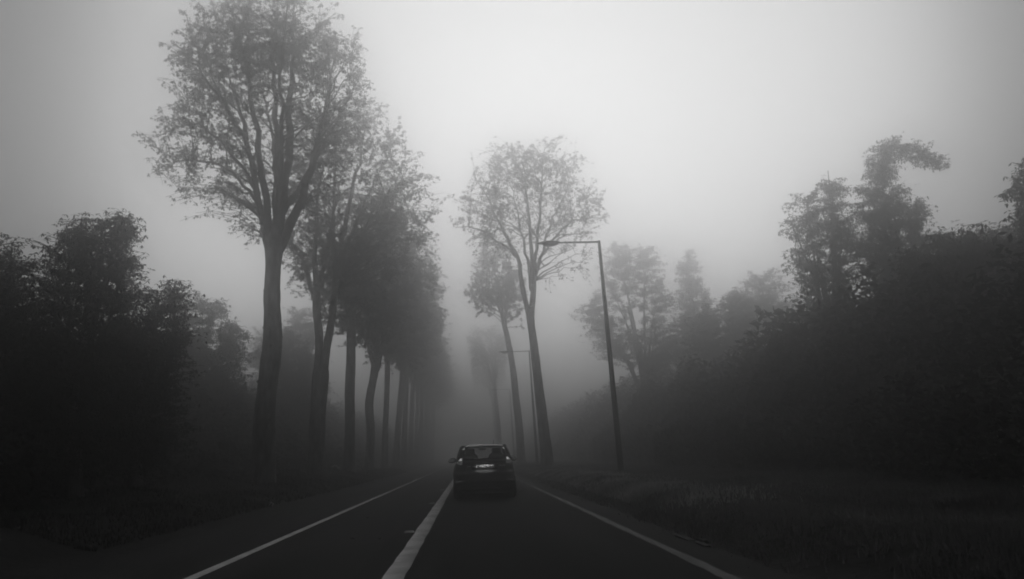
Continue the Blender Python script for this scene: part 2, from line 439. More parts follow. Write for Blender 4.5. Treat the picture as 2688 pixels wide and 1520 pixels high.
# --- left row
X0 = -7.9
ROW = 'tall bare-trunked trees in the left row of the avenue'
rng0 = np.random.RandomState(11)
t1 = dict(seed=5, bump=.085,
    stems=[[(0, 0, -.3, .46), (.0, 0, 1.2, .42), (-.02, 0, 2.6, .385), (.12, 0, 4.4, .37), (.2, 0, 5.6, .37), (.12, 0, 7.1, .32), (.12, 0, 8.6, .32), (.14, 0, 9.6, .40), (.14, 0, 10.3, .30)]],
    limbs=[[(.0, 0, 9.3, .22), (-.35, .1, 10.4, .17), (-.75, .3, 12.2, .14), (-1.4, .4, 15.0, .1), (-2.4, .5, 18.0, .02)],
           [(.05, -.1, 9.4, .2), (-.15, -.3, 11.0, .16), (-.5, -.5, 13.5, .13), (-.95, -.8, 16.5, .09), (-1.7, -1.2, 20.0, .02)],
           [(.15, .1, 9.4, .22), (.1, .2, 11.5, .17), (.05, .3, 14.0, .14), (-.2, .5, 17.0, .1), (-.35, .5, 20.9, .02)],
           [(.2, 0, 9.4, .24), (.45, -.1, 11.0, .19), (.6, -.2, 13.5, .17), (.65, -.2, 16.0, .13), (.7, -.3, 20.8, .02)],
           [(.25, 0, 9.2, .24), (.75, .1, 10.4, .2), (1.35, .3, 12.3, .16), (1.8, .6, 15.0, .12), (2.4, 1.0, 19.2, .02)],
           [(.3, .1, 10.8, .13), (.95, .8, 12.4, .1), (1.9, 1.6, 15.0, .07), (3.2, 2.0, 18.0, .02)],
           [(-.75, .3, 12.0, .09), (-2.0, .0, 13.9, .07), (-3.3, -.3, 14.9, .045), (-4.6, -.5, 14.2, .015)],
           [(-.6, .2, 11.4, .08), (-1.7, -.6, 12.6, .055), (-3.0, -1.0, 12.9, .04), (-4.3, -1.2, 12.3, .012)],
           [(-1.0, -.4, 14.0, .08), (-2.4, -1.0, 16.2, .06), (-3.2, -1.3, 17.2, .04), (-3.8, -1.5, 17.7, .015)],
           [(.1, .4, 11.0, .12), (-.3, 1.4, 13.0, .09), (-.9, 2.5, 16.0, .06), (-1.6, 3.2, 19.0, .02)],
           [(.3, -.2, 11.0, .12), (.6, -1.2, 13.4, .09), (.8, -2.3, 16.5, .06), (1.2, -3.0, 19.4, .02)]],
    lobes=[((-.3, 0, 15.7), (4.0, 3.9, 4.9), 1.0), ((-2.9, 0, 13.6), (2.2, 2.6, 2.2), .8), ((-2.3, 0, 17.9), (2.2, 2.5, 2.0), 1.1),
           ((2.3, .3, 16.2), (2.1, 2.6, 3.4), .9), ((1.0, 0, 18.9), (1.9, 2.1, 1.5), .9), ((-.9, 0, 10.4), (1.1, 1.2, 1.0), .35), ((-.7, 0, 19.1), (2.0, 2.4, 1.6), 1.2)],
    n_sec=260, n_twig=3600, n_leaf=18500, leaf=.108, thin=[(np.array([2.6, 0, 14.5]), np.array([2.6, 4, 3.0]), .75), (np.array([-2.9, 0, 12.4]), np.array([2.4, 4, 1.8]), .45), (np.array([.5, 0, 12.5]), np.array([1.5, 3, 2.0]), .5)], twig_r=.0115)
T1 = avenue_tree('roadside_tree', (X0, 29.3, gz(X0, 29.3)), t1, 'tallest tree, at the near end of the left row, with a knobbly wavering trunk', 'tree', ROW)
# knots left on the first trunk by cut branches
kn = nrm(np.random.RandomState(2).normal(size=(60, 3)))
def knob_mesh(seed):
    rng = np.random.RandomState(seed)
    th = np.linspace(0, math.pi, 7)[:, None]; ph = np.arange(9)[None] * 2 * math.pi / 9
    r = 1 + .28 * rng.normal(size=(7, 9)); r[0] = r[0, 0]; r[-1] = r[-1, 0]
    v = np.stack([r * np.sin(th) * np.cos(ph), r * np.sin(th) * np.sin(ph), r * np.cos(th) + 0 * ph], -1)
    i = np.arange(6)[:, None] * 9; j = np.arange(9)[None]; j1 = (j + 1) % 9
    return mesh_np('knot', v.reshape(-1, 3), np.stack([i + j, i + j1, i + j1 + 9, i + j + 9], -1).reshape(-1, 4), smooth=True)
km = knob_mesh(4)
tc_ = resample(t1['stems'][0], 60)
for ka, kz, kr in [(-100, 6.55, .09), (-80, 6.5, .08), (-25, 6.2, .09), (-95, 5.9, .07), (-120, 5.5, .09), (-85, 5.3, .08), (-20, 5.25, .1), (-10, 5.7, .07),
                   (-150, 3.9, .09), (-90, 3.6, .08), (-130, 4.6, .07), (-50, 8.2, .07), (-170, 7.6, .06), (-40, 2.4, .09), (-145, 1.6, .1), (-175, 6.1, .07)]:
    c_ = tc_[np.abs(tc_[:, 2] - kz).argmin()]; an = math.radians(ka)
    o = obj('knot', km, M['bark'], T1, (c_[0] + c_[3] * .93 * math.cos(an), c_[1] + c_[3] * .93 * math.sin(an), kz)); o.scale = (kr, kr * .9, kr * .85); o.rotation_euler = (ka, kz * 3, kz)

t2 = std_spec(21, [[(0, 0, -.3, .47), (-.05, 0, 2.4, .41), (.03, 0, 4.4, .43), (.1, 0, 5.6, .42)],
                   [(-.08, 0, 5.0, .26), (-.02, 0, 7.1, .22), (-.2, 0, 8.9, .22), (-.2, 0, 10.4, .2)],
                   [(.18, 0, 5.0, .25), (.36, 0, 6.7, .22), (.6, 0, 8.2, .21), (.82, 0, 10.6, .18)]],
              (0, 0, 10, .3), cx=1.6, rad=4.4, z0=9.4, z1=20.6, n_sec=190, n_twig=2500, n_leaf=16000, leaf=.13,
              limbs=[[(-.2, 0, 10.0, .19), (-.35, .1, 12.0, .14), (-.3, .3, 15.0, .09), (.0, .5, 19.4, .02)],
                     [(-.2, 0, 9.0, .12), (-.8, 0, 11.0, .1), (-1.5, 0, 12.5, .06), (-2.6, .2, 14.6, .02)],
                     [(-.15, .1, 10.2, .14), (.3, .9, 13.5, .1), (.8, 1.6, 17.5, .02)],
                     [(.82, 0, 10.2, .18), (1.3, 0, 13.8, .13), (1.9, .2, 17.2, .08), (2.4, .3, 20.0, .02)],
                     [(.75, 0, 9.6, .15), (1.8, -.3, 12.0, .1), (3.2, -.6, 14.6, .06), (4.8, -.8, 15.8, .02)],
                     [(.85, .1, 10.6, .15), (1.6, 1.2, 14.0, .1), (3.0, 2.0, 18.0, .02)],
                     [(.8, -.1, 10.4, .14), (.9, -1.4, 14.0, .09), (1.1, -2.2, 18.4, .02)]])
avenue_tree('roadside_tree', (X0, 39.6, gz(X0, 39.6)), t2, 'second tree of the left row, its trunk splitting into two stems at mid height', 'tree', ROW)
t3 = std_spec(31, [[(0, 0, -.3, .38), (.05, 0, 2.9, .33), (.02, 0, 5.5, .33), (.08, 0, 7.7, .31), (.1, 0, 9.6, .29), (.2, 0, 12, .22)]], (.12, 0, 10.4, .3), cx=1.2, z0=9.4, z1=20.2, n_leaf=12000, leaf=.18)
avenue_tree('roadside_tree', (X0, 49.8, gz(X0, 49.8)), t3, 'third tree of the left row, a straight thick trunk beside the pale litter', 'tree', ROW)
t4 = std_spec(41, [[(0, 0, -.3, .38), (.15, 0, 3.0, .33), (.02, 0, 5.2, .33), (.32, 0, 7.1, .31), (.56, 0, 8.5, .36)],
                   [(.5, 0, 8.0, .24), (.1, 0, 9.4, .2), (-.3, 0, 10.8, .17)], [(.62, 0, 8.0, .25), (1.0, 0, 9.7, .2), (1.5, 0, 11.3, .17)]], (.6, 0, 9.6, .34), cx=1.2, z0=9.6, z1=20.4, n_leaf=9000, leaf=.23, n_twig=1400, spread=3.4)
avenue_tree('roadside_tree', (X0, 59.6, gz(X0, 59.6)), t4, 'fourth tree of the left row, bending trunk that forks into a Y below the crown', 'tree', ROW)
t5 = std_spec(51, [[(0, 0, -.3, .32), (.1, 0, 3.8, .27), (.25, 0, 7.5, .26), (.35, 0, 10.6, .24), (.5, 0, 13, .18)]], (.4, 0, 11.2, .26), cx=1.6, z0=10.4, z1=21, n_leaf=8500, leaf=.25, n_twig=1200, n_sec=90)
avenue_tree('roadside_tree', (X0, 70.6, gz(X0, 70.6)), t5, 'fifth tree of the left row, slim and straight beside a leaning neighbour', 'tree', ROW)
t6 = std_spec(61, [[(0, 0, -.3, .39), (.3, 0, 4.1, .34), (.65, 0, 8.0, .32), (.85, 0, 10.2, .3)]], (.85, 0, 10.4, .32), cx=1.5, z0=11.4, z1=21.4, n_leaf=7500, leaf=.26, n_twig=1200, n_sec=90)
avenue_tree('roadside_tree', (X0, 81.2, gz(X0, 81.2)), t6, 'sixth tree of the left row, its trunk leaning towards the road', 'tree', ROW)
t7 = std_spec(71, [[(0, 0, -.3, .36), (.2, 0, 4.9, .31), (.45, 0, 10.2, .28), (.6, 0, 12.4, .25)]], (.6, 0, 12.0, .3), cx=1.3, z0=12.2, z1=21.6, n_leaf=6500, leaf=.25, n_twig=1000, n_sec=80, rad=4.0)
T7 = avenue_tree('roadside_tree', (X0, 91.0, gz(X0, 91)), t7, 'seventh tree of the left row, half hidden behind the sixth trunk', 'tree', ROW)
for i, (y, rz, sc, lab) in enumerate([(101, 2.0, 1.0, 'eighth tree of the left row, a thin grey trunk in fog'), (111.5, 4.1, .97, 'ninth tree of the left row, pale in the fog'),
                                 (122, 1.1, 1.02, None), (133, 5.2, .98, 'last tree of the left row whose trunk still shows clearly against the fog'),
                                 (143.5, 3.0, 1.0, None), (154, .6, 1.0, None), (165, 2.6, 1.0, None)]):
    c = copy_tree(T7); c.location = (X0 + .1 * math.sin(i * 3), y, gz(X0, y)); c.scale = (sc, sc, sc)
    c['label'] = lab or 'faint tree almost dissolved in fog at the far end of the left row'
    if abs(rz) > 0: c.rotation_euler = (0, 0, .35 * math.sin(rz))

# --- right row
ROWR = 'tall trees in the right row of the avenue'
r1 = dict(seed=83, bump=.05,
    stems=[[(0, 0, -.3, .42), (-.06, 0, 1.2, .37), (-.2, 0, 3.2, .34), (-.36, 0, 5.5, .30), (-.5, 0, 7.6, .27), (-.63, 0, 9.2, .25), (-.7, 0, 10.4, .28)],
           [(-.6, 0, 9.9, .2), (-.42, 0, 11.2, .19), (-.3, 0, 12.6, .17)], [(-.75, 0, 9.9, .18), (-1.0, 0, 11.2, .17), (-1.2, 0, 12.6, .15)]],
    limbs=[[(-1.15, 0, 12.2, .15), (-1.35, .1, 13.8, .13), (-2.1, .2, 15.5, .11), (-3.1, .4, 18.0, .06), (-4.1, .5, 19.8, .02)],
           [(-.4, 0, 12.0, .16), (-.38, 0, 14.6, .13), (-.5, .1, 18.0, .08), (-.64, .2, 21.2, .02)],
           [(-.3, 0, 12.4, .16), (.1, .1, 13.4, .12), (.6, .2, 15.0, .09), (1.5, .4, 17.2, .05), (2.8, .5, 19.4, .02)],
           [(-.2, 0, 13.0, .1), (.8, -.2, 14.6, .08), (2.4, -.4, 16.2, .05), (4.6, -.6, 16.3, .015)],
           [(-.5, .2, 11.6, .14), (-.6, .9, 14.0, .1), (-1.2, 1.6, 18.0, .05), (-1.5, 2.2, 20.2, .02)],
           [(-.45, -.2, 12.0, .13), (-.1, -1.0, 14.5, .1), (.3, -2.0, 18.0, .05), (.5, -2.4, 20.6, .02)],
           [(-1.4, .1, 13.9, .1), (-2.7, -.2, 15.0, .07), (-4.2, -.4, 15.9, .04), (-5.6, -.5, 15.9, .012)],
           [(-.3, .1, 13.0, .12), (.2, .3, 16, .09), (.8, .4, 20.4, .02)]],
    lobes=[((-.5, 0, 18.0), (4.6, 4.4, 3.9), 1.0), ((-3.4, 0, 16.6), (2.4, 2.6, 1.9), .7), ((2.9, 0, 16.8), (2.2, 2.6, 1.9), .7), ((-.4, 0, 20.2), (2.8, 3, 1.5), .8), ((2.3, 0, 13.6), (1.6, 1.6, 1.6), .22), ((-3.5, 0, 14.4), (1.6, 1.6, 1.0), .15), ((.9, 0, 12.0), (.7, .7, .8), .12)],
    n_sec=200, n_twig=2200, n_leaf=6600, leaf=.135, thin=[(np.array([0, 0, 15.5]), np.array([5.5, 5, 2.6]), .7)], twig_r=.012)
avenue_tree('roadside_tree', (4.95, 47.0, gz(4.95, 47)), r1, 'sparse tall tree on the right verge behind the nearest lamp post', 'tree', ROWR)
r2 = dict(seed=93, bump=.05,
    stems=[[(0, 0, -.3, .41), (-.06, 0, 3.2, .37), (-.27, 0, 6.2, .34), (-.46, 0, 9.2, .3), (-.85, 0, 12.0, .27), (-1.27, 0, 14.4, .22), (-1.6, 0, 18, .1)]],
    limbs=None, fork=(-1.0, 0, 13.0, .26), lobes=[((-2.0, 0, 18.2), (2.3, 2.3, 3.3), 1.0), ((-3.4, 0, 16.4), (1.6, 1.8, 1.2), .7), ((-.1, 0, 17.0), (1.6, 1.8, 2.0), .8), ((-.4, 0, 14.6), (1.1, 1.2, 1.0), .4), ((-3.0, 0, 14.8), (1.2, 1.2, .7), .4), ((.4, 0, 13.0), (.5, .5, .4), .1)],
    n_sec=90, n_twig=1000, n_leaf=6500, leaf=.2, n_limbs=6, top=21.2, spread=2.2, thin=[], twig_r=.014)
avenue_tree('roadside_tree', (4.9, 70, gz(4.9, 70)), r2, 'leaning tree with a narrow crown crossed by the second lamp arm', 'tree', ROWR)
r3 = dict(seed=103, stems=[[(0, 0, -.3, .38), (-.1, 0, 5, .33), (-.35, 0, 9, .29), (-.6, 0, 12, .25)]], fork=(-.6, 0, 11.6, .3), limbs=None, n_limbs=7, top=20.6, spread=3.4,
    lobes=[((-1.4, 0, 18.0), (3.6, 3.4, 2.6), 1.0), ((-2.6, 0, 16.0), (1.8, 2, 2.0), .6), ((.8, 0, 16.2), (1.7, 2, 2.0), .6), ((-.9, 0, 14.2), (1.5, 1.5, 1.6), .3)], n_sec=110, n_twig=900, n_leaf=2600, leaf=.22, thin=[], twig_r=.016)
T3 = avenue_tree('roadside_tree', (4.7, 112, gz(4.7, 112)), r3, 'faint fan-crowned tree rising above the car from the right verge', 'tree', ROWR)
for y, x, rz in [(142, 5.4, .4)]:
    c = copy_tree(T3); c.location = (x, y, gz(x, y)); c.rotation_euler = (0, 0, rz)
    c['label'] = 'very faint tree in the fog behind the fan-crowned one of the right row'

# --- woods: dense trees behind both rows
def wood_tree(name, x, y, lobes, label, seed, group, leaf=.17, n_twig=900, n_leaf=9500, stem_r=.22, parents=None, far=1.0):
    rng = np.random.RandomState(seed)
    x, y = x * far, y * far
    lobes = [((c[0] * far, c[1] * far, 1.2 + (c[2] - 1.2) * far), tuple(q_ * far for q_ in r), w) for c, r, w in lobes]
    root = empty(name, (x, y, gz(x, y)), label, 'tree', group)
    lb = [((c[0] - x, c[1] - y, c[2]), r, w) for c, r, w in lobes]
    top = max(l[0][2] + l[1][2] * .8 for l in lb)
    tops = [l[0] for l in lb]
    v, q = trunk_mesh([(0, 0, -.3, stem_r), (rng.normal(0, .2), 0, top * .35, stem_r * .8), (tops[0][0] * .6, tops[0][1] * .6, top * .7, stem_r * .35)], seed, 8, 14)
    obj('trunk', mesh_np('trunk', v, q, smooth=True), M['bark'], root)
    limbs = [[(0, 0, top * .2, stem_r * .5), (t[0] * .4 + rng.normal(0, .2), t[1] * .4, top * .2 + (t[2] - top * .2) * .55, stem_r * .35), (t[0], t[1], t[2] + r_[2] * .6, .02)] for t, r_ in [(l[0], l[1]) for l in lb]]
    if parents:
        for c_, p_ in parents.items():
            a_, b_ = lb[p_], lb[c_]
            limbs[c_] = [(*a_[0], .07), (*((np.array(a_[0]) + b_[0]) / 2 + [0, 0, .12]), .05), (*b_[0], .015)]
    LP = np.stack([resample(l, 12) for l in limbs])
    br = Acc(); br.add(*tubes(LP[..., :3], LP[..., 3], 5))
    A = LP[:, 2:, :3].reshape(-1, 3)
    T = lobe_pts(rng, lb, n_twig, .35, 1.05)
    ix = attach(T, A, .3)
    d = T - A[ix]; ln = np.linalg.norm(d, axis=1, keepdims=True)
    P3 = curves(A[ix], A[ix] + d * .5 + np.array([0, 0, 1.]) * ln * .18, T, 6)
    br.add(*tubes(P3, np.full((n_twig, 6), .016) * np.linspace(1, .4, 6)[None], 3))
    obj('branches', br.mesh('branches'), M['twig'], root)
    k = rng.randint(0, n_twig, n_leaf); t = rng.beta(2.0, 1.0, n_leaf) * 4.99; i0 = t.astype(int); f = (t - i0)[:, None]
    P = P3[k, i0] * (1 - f) + P3[k, i0 + 1] * f + rng.normal(0, .14, (n_leaf, 3)) * np.array([1, 1, .6])
    v, q = palmate(rng, P, leaf, 4, (-.1, 1.2))
    obj('crown', mesh_np('crown', v, q), M['wood_leaf'], root)
    return root

WL = 'dense trees of the wood behind the left row'
WR = 'dense trees of the wood on the right side'
def lob(*a): return [((c[0], c[1], c[2]), (c[3], c[4] if len(c) > 6 else c[3], c[4] if len(c) <= 6 else c[5]), c[-1]) for c in a]
# (x, y, z, rx, rz, weight)
wood_tree('wood_tree', -12.6, 19.3, lob((-12.6, 19.3, 5.5, 1.5, 1.5, 1), (-11.7, 19, 4.9, 1.3, 1.4, 1), (-13.5, 19.3, 4.7, 1.6, 1.8, 1), (-12.4, 19.3, 2.4, 2.2, 2.0, 1)), 'dark low-topped tree cut by the left edge of the picture', 201, WL, leaf=.13)
wood_tree('wood_tree', -10.0, 19.7, lob((-9.7, 19.4, 6.5, 1.05, 1.0, 1), (-10.7, 19.7, 5.9, .95, 1.25, 1), (-9.1, 19.4, 5.4, .7, .8, .8), (-9.2, 19.4, 7.0, .55, .5, .7), (-10.4, 19.6, 6.9, .5, .5, .5), (-10.1, 19.7, 4.1, 1.5, 1.5, 1), (-10.1, 19.7, 2.2, 1.9, 1.8, 1)), 'broad dark tree with a tufted top standing highest in the left wood', 202, WL, n_twig=1500, n_leaf=15000, leaf=.12)
wood_tree('wood_tree', -8.9, 20.6, lob((-8.6, 20.6, 4.5, .95, 1.1, 1), (-8.2, 20.6, 5.3, .5, .5, .7), (-9.0, 20.6, 3.3, 1.2, 1.2, 1), (-9.0, 20.6, 1.6, 1.4, 1.4, 1)), 'small tree leaning right from under the highest crown of the left wood', 203, WL, n_twig=800, n_leaf=8500, leaf=.12)
wood_tree('wood_tree', -15.4, 43, lob((-15.4, 43, 8.4, 1.9, 1.9, 1), (-13.6, 43, 7.4, 1.3, 1.6, .8), (-16.8, 43, 7.4, 1.4, 1.8, .8), (-15, 43, 5.0, 2.6, 2.6, 1)), 'round-topped tree in the left wood, greyer, left of the first tall trunk', 204, WL, leaf=.22)
wood_tree('wood_tree', -14.2, 58, lob((-14.4, 58, 9.0, 2.2, 2.2, 1), (-12.6, 58, 7.2, 1.6, 2.0, .8), (-14, 58, 5, 2.6, 3, 1)), 'pale foggy tree seen just left of the first tall trunk', 205, WL, leaf=.24)
wood_tree('wood_tree', -17.5, 75, lob((-17.0, 75, 13.4, 3.2, 3.2, 1), (-20.0, 75, 11.4, 2.6, 2.8, .9), (-17, 75, 8, 3.6, 4, 1)), 'very pale tree between the first and second trunks of the left row', 206, WL, leaf=.3)
# right
wood_tree('wood_tree', 14.8, 60, lob((13.2, 60, 16.4, 2.0, 2.0, 1), (15.6, 60, 16.0, 2.1, 2.2, 1), (12.6, 60, 13.2, 2.0, 1.8, .8), (16.4, 60, 12.8, 1.9, 1.8, .8), (10.6, 60, 12.0, 1.7, 1.5, .6), (12.2, 60, 10.0, 2.4, 1.8, .9), (16, 60, 9.0, 3.0, 2.6, 1)), 'big pale broad tree with holes in its crown, right behind the nearest lamp post', 211, WR, leaf=.27, n_twig=1300, n_leaf=12000, stem_r=.4, far=1.24)
wood_tree('wood_tree', 19.4, 60.5, lob((19.4, 60, 15.8, 1.3, 1.6, 1), (19.6, 60, 13.4, 1.7, 1.5, 1), (20.4, 60, 11.6, 1.5, 1.4, .8), (18.8, 60, 10, 2.0, 2.2, 1)), 'pale narrow tree with a knob-like top beside the broad foggy one', 212, WR, leaf=.27, n_twig=700, n_leaf=7000, far=1.26)
wood_tree('wood_tree', 17.6, 48, lob((16.4, 48, 8.4, 1.6, 1.5, 1), (18.4, 48, 9.4, 1.8, 1.8, 1), (17.6, 48, 6, 2.8, 2.6, 1)), 'low grey tree filling the dip right of the pale broad tree', 213, WR, leaf=.24, far=1.2)
wood_tree('wood_tree', 21.6, 50, lob((21.4, 50, 11.2, 2.2, 1.9, 1), (20.0, 50, 9.4, 1.8, 1.8, .8), (22, 50, 8, 3, 2.6, 1)), 'faint round tree seen to the left of the tallest pair on the right', 214, WR, leaf=.25, far=1.3)
wood_tree('wood_tree', 17.6, 33.5, lob((16.9, 33, 11.3, 1.1, 1.4, 1), (18.3, 33, 11.8, 1.1, 1.6, 1), (16.6, 33, 9.4, 1.1, 1.2, .8), (18.6, 33.5, 9.6, 1.4, 1.6, 1), (17.0, 33, 7.6, 1.5, 1.5, .9), (18, 33.5, 5.4, 2.4, 2.2, 1), (16.0, 33, 10.9, .7, .35, .25), (18.2, 33, 13.5, .5, .5, .3)), 'airy tree with twiggy spreading boughs, left of the tallest pair on the right', 215, WR, n_twig=1200, n_leaf=9500)
wood_tree('plume_tree', 21.0, 33, lob((21.0, 33, 13.8, .95, 1.1, 1), (21.4, 33, 15.0, .85, .75, 1), (22.5, 33, 14.85, 1.0, .45, .9), (23.5, 33, 14.4, .75, .45, .8), (24.0, 33, 13.9, .35, .4, .3), (20.2, 33, 12.0, 1.1, 1.1, .9), (21.3, 33, 11.4, 1.3, 1.5, 1.1), (22.4, 33, 10.6, .9, 1.4, .9), (20.3, 33.3, 10.0, 1.4, 1.8, 1), (20.5, 33.3, 8.6, 1.6, 1.8, 1), (21.8, 33, 7.5, 2.3, 2.4, 1), (21.5, 33, 5, 2.6, 2.5, 1)), 'tall dark tree whose top reaches out to the right like a plume', 216, WR, n_twig=1800, n_leaf=17000, leaf=.16, stem_r=.3, parents={0: 9, 1: 0, 2: 1, 3: 2, 4: 3, 5: 0})
wood_tree('wood_tree', 16.6, 23, lob((16.4, 23, 6.2, 1.6, 1.4, 1), (17.4, 23, 6.6, 1.2, 1.0, .8), (15.4, 23, 5.4, 1.2, 1.6, .9), (16.6, 23, 4, 2, 2, 1)), 'black bushy tree below and right of the plume-topped one', 217, WR)
wood_tree('wood_tree', 19.3, 22.4, lob((19.2, 22, 8.2, .9, 1.4, 1), (19.6, 22, 9.4, .6, 1.0, .6), (19.2, 22, 6.4, 1.4, 1.6, 1), (19.8, 22, 4.4, 2.0, 2.2, 1)), 'black tree rising at the right edge of the picture', 218, WR)
wood_tree('wood_tree', 23.5, 30.5, lob((23.6, 30, 8.2, 1.8, 1.6, 1), (25.4, 30, 8.6, 1.6, 1.5, .9), (24.4, 30, 5.5, 2.8, 2.6, 1)), 'dark tree filling the gap between the plume top and the right edge', 219, WR)

# undergrowth and the deep wood that nobody could count
def wood_mass(name, side, label, seed, edge, n_far, n_near):
    rng = np.random.RandomState(seed)
    def top(x, y):
        d = np.abs(x) - edge
        return (1.6 + 3.6 * ss(0, 5, d) + 2.4 * ss(5, 16, d)) * (1 + .2 * fbm(x, y, seed + 1, 3, .07) + .26 * fbm(x, y, seed + 9, 3, .28)) + 2.2 * ss(45, 90, y) * ss(2, 8, d)
    acc = Acc()
    for n, xa, xb, ya, yb, sz in ((n_far, edge + .5, edge + 30, -30, 175, .27), (n_near, edge, edge + 9, 6, 60, .2)):
        xx = side * (xa + (xb - xa) * rng.rand(n) ** 1.3); yy = rng.uniform(ya, yb, n)
        xx = xx + side * .8 * fbm(np.zeros(n), yy, seed + 5, 3, .1)
        zt = top(xx, yy); zz = zt * rng.rand(n) ** .6
        P = np.stack([xx, yy, ground_z(xx, yy) + zz - .15], -1)
        a = nrm(rng.normal(size=(n, 3)) * [1, 1, .7]); b = nrm(np.cross(a, rng.normal(size=(n, 3))))
        s = np.clip(sz * np.hypot(xx, yy) / 32.0, .09, sz)[:, None] * rng.uniform(.6, 1.3, (n, 1))
        v = np.stack([P - a * s, P + b * s * .45, P + a * s, P - b * s * .45], 1).reshape(-1, 3)
        acc.add(v, np.arange(len(v)).reshape(-1, 4))
    return tag(obj(name, acc.mesh(name), M['bush_leaf']), label, kind='stuff')
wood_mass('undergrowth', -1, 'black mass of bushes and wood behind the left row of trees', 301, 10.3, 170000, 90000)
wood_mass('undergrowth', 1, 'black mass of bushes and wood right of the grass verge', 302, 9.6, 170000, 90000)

# ------------------------------------------------------------------ grass on the verges
def grass(name, n, xf, yf, label, seed, hmin, hmax, m, wid=.008):
    rng = np.random.RandomState(seed)
    yy = yf(rng, n); xx = xf(rng, n, yy)
    keep = (fbm(xx, yy, seed + 3, 3, .35) + rng.normal(0, .45, n)) > -.35
    xx, yy = xx[keep], yy[keep]; n = len(xx)
    h = rng.uniform(hmin, hmax, n) * (1 + .5 * fbm(xx, yy, seed, 3, .3))
    h = np.maximum(h, .03)
    az = rng.uniform(0, 6.283, n); le = rng.uniform(.1, .6, n) * h
    w = wid * (1 + yy / 14.0)
    b = np.stack([xx, yy, ground_z(xx, yy) - .01], -1)
    s = np.stack([np.cos(az), np.sin(az), 0 * az], -1) * w[:, None]
    ld = rng.uniform(0, 6.283, n)
    mid = b + np.stack([np.cos(ld) * le * .35, np.sin(ld) * le * .35, h * .6], -1)
    tip = b + np.stack([np.cos(ld) * le, np.sin(ld) * le, h], -1)
    v = np.stack([b - s, b + s, mid + s * .7, mid - s * .7, tip], 1).reshape(-1, 3)
    i = np.arange(n) * 5
    return tag(obj(name, mesh_np(name, v, np.stack([i, i + 1, i + 2, i + 3], 1), np.stack([i + 3, i + 2, i + 4], 1)), m), label, kind='stuff')
ynear = lambda rng, n: 5 + 65 * rng.rand(n) ** 1.7
grass('grass', 75000, lambda rng, n, y: 3.15 + 6.6 * rng.rand(n) ** 1.25 + .15 * rng.normal(size=n), ynear, 'short rough grass of the right verge', 401, .04, .13, M['grass'])
grass('grass', 30000, lambda rng, n, y: 3.45 + .9 * np.abs(rng.normal(size=n)), lambda rng, n: 12 + 40 * rng.beta(1.6, 2.2, n), 'longer pale grass along the edge of the right verge', 402, .05, .15, M['pale_grass'], .006)
grass('grass', 26000, lambda rng, n, y: -5.7 - 4.2 * rng.rand(n) ** 1.1, lambda rng, n: 12 + 60 * rng.rand(n) ** 1.5, 'thin weeds on the dark left verge', 403, .04, .14, M['litter_leaf'])

# ------------------------------------------------------------------ street lamps
def lathe(pr, sides=12):
    pr = np.asarray(pr, float); n = len(pr); a = np.arange(sides) * 2 * math.pi / sides
    v = np.stack([pr[:, 0, None] * np.cos(a), pr[:, 0, None] * np.sin(a), np.repeat(pr[:, 1, None], sides, 1)], -1).reshape(-1, 3)
    i = np.arange(n - 1)[:, None] * sides; j = np.arange(sides)[None]; j1 = (j + 1) % sides
    return v, np.stack([i + j, i + j1, i + j1 + sides, i + j + sides], -1).reshape(-1, 4)

def ellips(rx, ry, zt, zb, n=20, m=12, pw=1.0, x0=0):
    """spindle along x, top height zt, bottom depth zb"""
    t = np.linspace(-1, 1, n); prof = np.maximum(0, 1 - np.abs(t) ** 2) ** (.75 * pw)
    a = np.arange(m) * 2 * math.pi / m
    zz = np.where(np.sin(a) > 0, np.sin(a) * zt, np.sin(a) * zb)
    v = np.stack([np.repeat((x0 + rx * t)[:, None], m, 1), prof[:, None] * ry * np.cos(a)[None], prof[:, None] * zz[None]], -1).reshape(-1, 3)
    i = np.arange(n - 1)[:, None] * m; j = np.arange(m)[None]; j1 = (j + 1) % m
    return v, np.stack([i + j, i + j1, i + j1 + m, i + j + m], -1).reshape(-1, 4)

H = 9.22
def make_lamp(loc, label):
    t = empty('street_lamp', loc, label, 'street lamp', 'street lamps along the right verge')
    v, q = lathe([(.14, -.3), (.14, .0), (.12, .12), (.112, 1.2), (.1, 3.5), (.08, 6.5), (.06, 9.0), (.054, H), (.0, H + .01)], 12)
    obj('pole', mesh_np('pole', v, q, smooth=True), M['lamp_metal'], t)
    v, q = lathe([(.0, -.05), (.16, -.05), (.17, .03), (.14, .05), (.12, .16), (.0, .16)], 12)
    obj('base_collar', mesh_np('base_collar', v, q), M['lamp_metal'], t)
    P = np.array([[(.03, 0, H - .045), (-.6, 0, H - .03), (-1.3, 0, H - .005), (-1.75, 0, H + .01)]], float)
    v, q = tubes(P, np.array([[.043, .038, .034, .032]]), 10)
    obj('arm', mesh_np('arm', v, q, smooth=True), M['lamp_metal'], t)
    v, q = ellips(.5, .19, .075, .05)
    hd = obj('lamp_head', mesh_np('lamp_head', v, q, smooth=True), M['lamp_metal'], t, (-2.03, 0, H + .015))
    v, q = ellips(.36, .16, .01, .135)
    obj('lens', mesh_np('lens', v, q, smooth=True), M['lamp_lens'], hd, (.04, 0, -.022))
    P = np.array([[(.0, -.12, .45), (.0, -.12, .9)]], float)
    obj('access_door', box_mesh('access_door', (-.045, -.112, .5), (.045, -.09, .85)), M['lamp_metal'], t)
    t.rotation_euler = (0, math.radians(-1.5), 0)
    return t
L1 = make_lamp((5.72, 28.0, gz(5.72, 28) - .03), 'nearest grey lamp post with a long arm over the road')
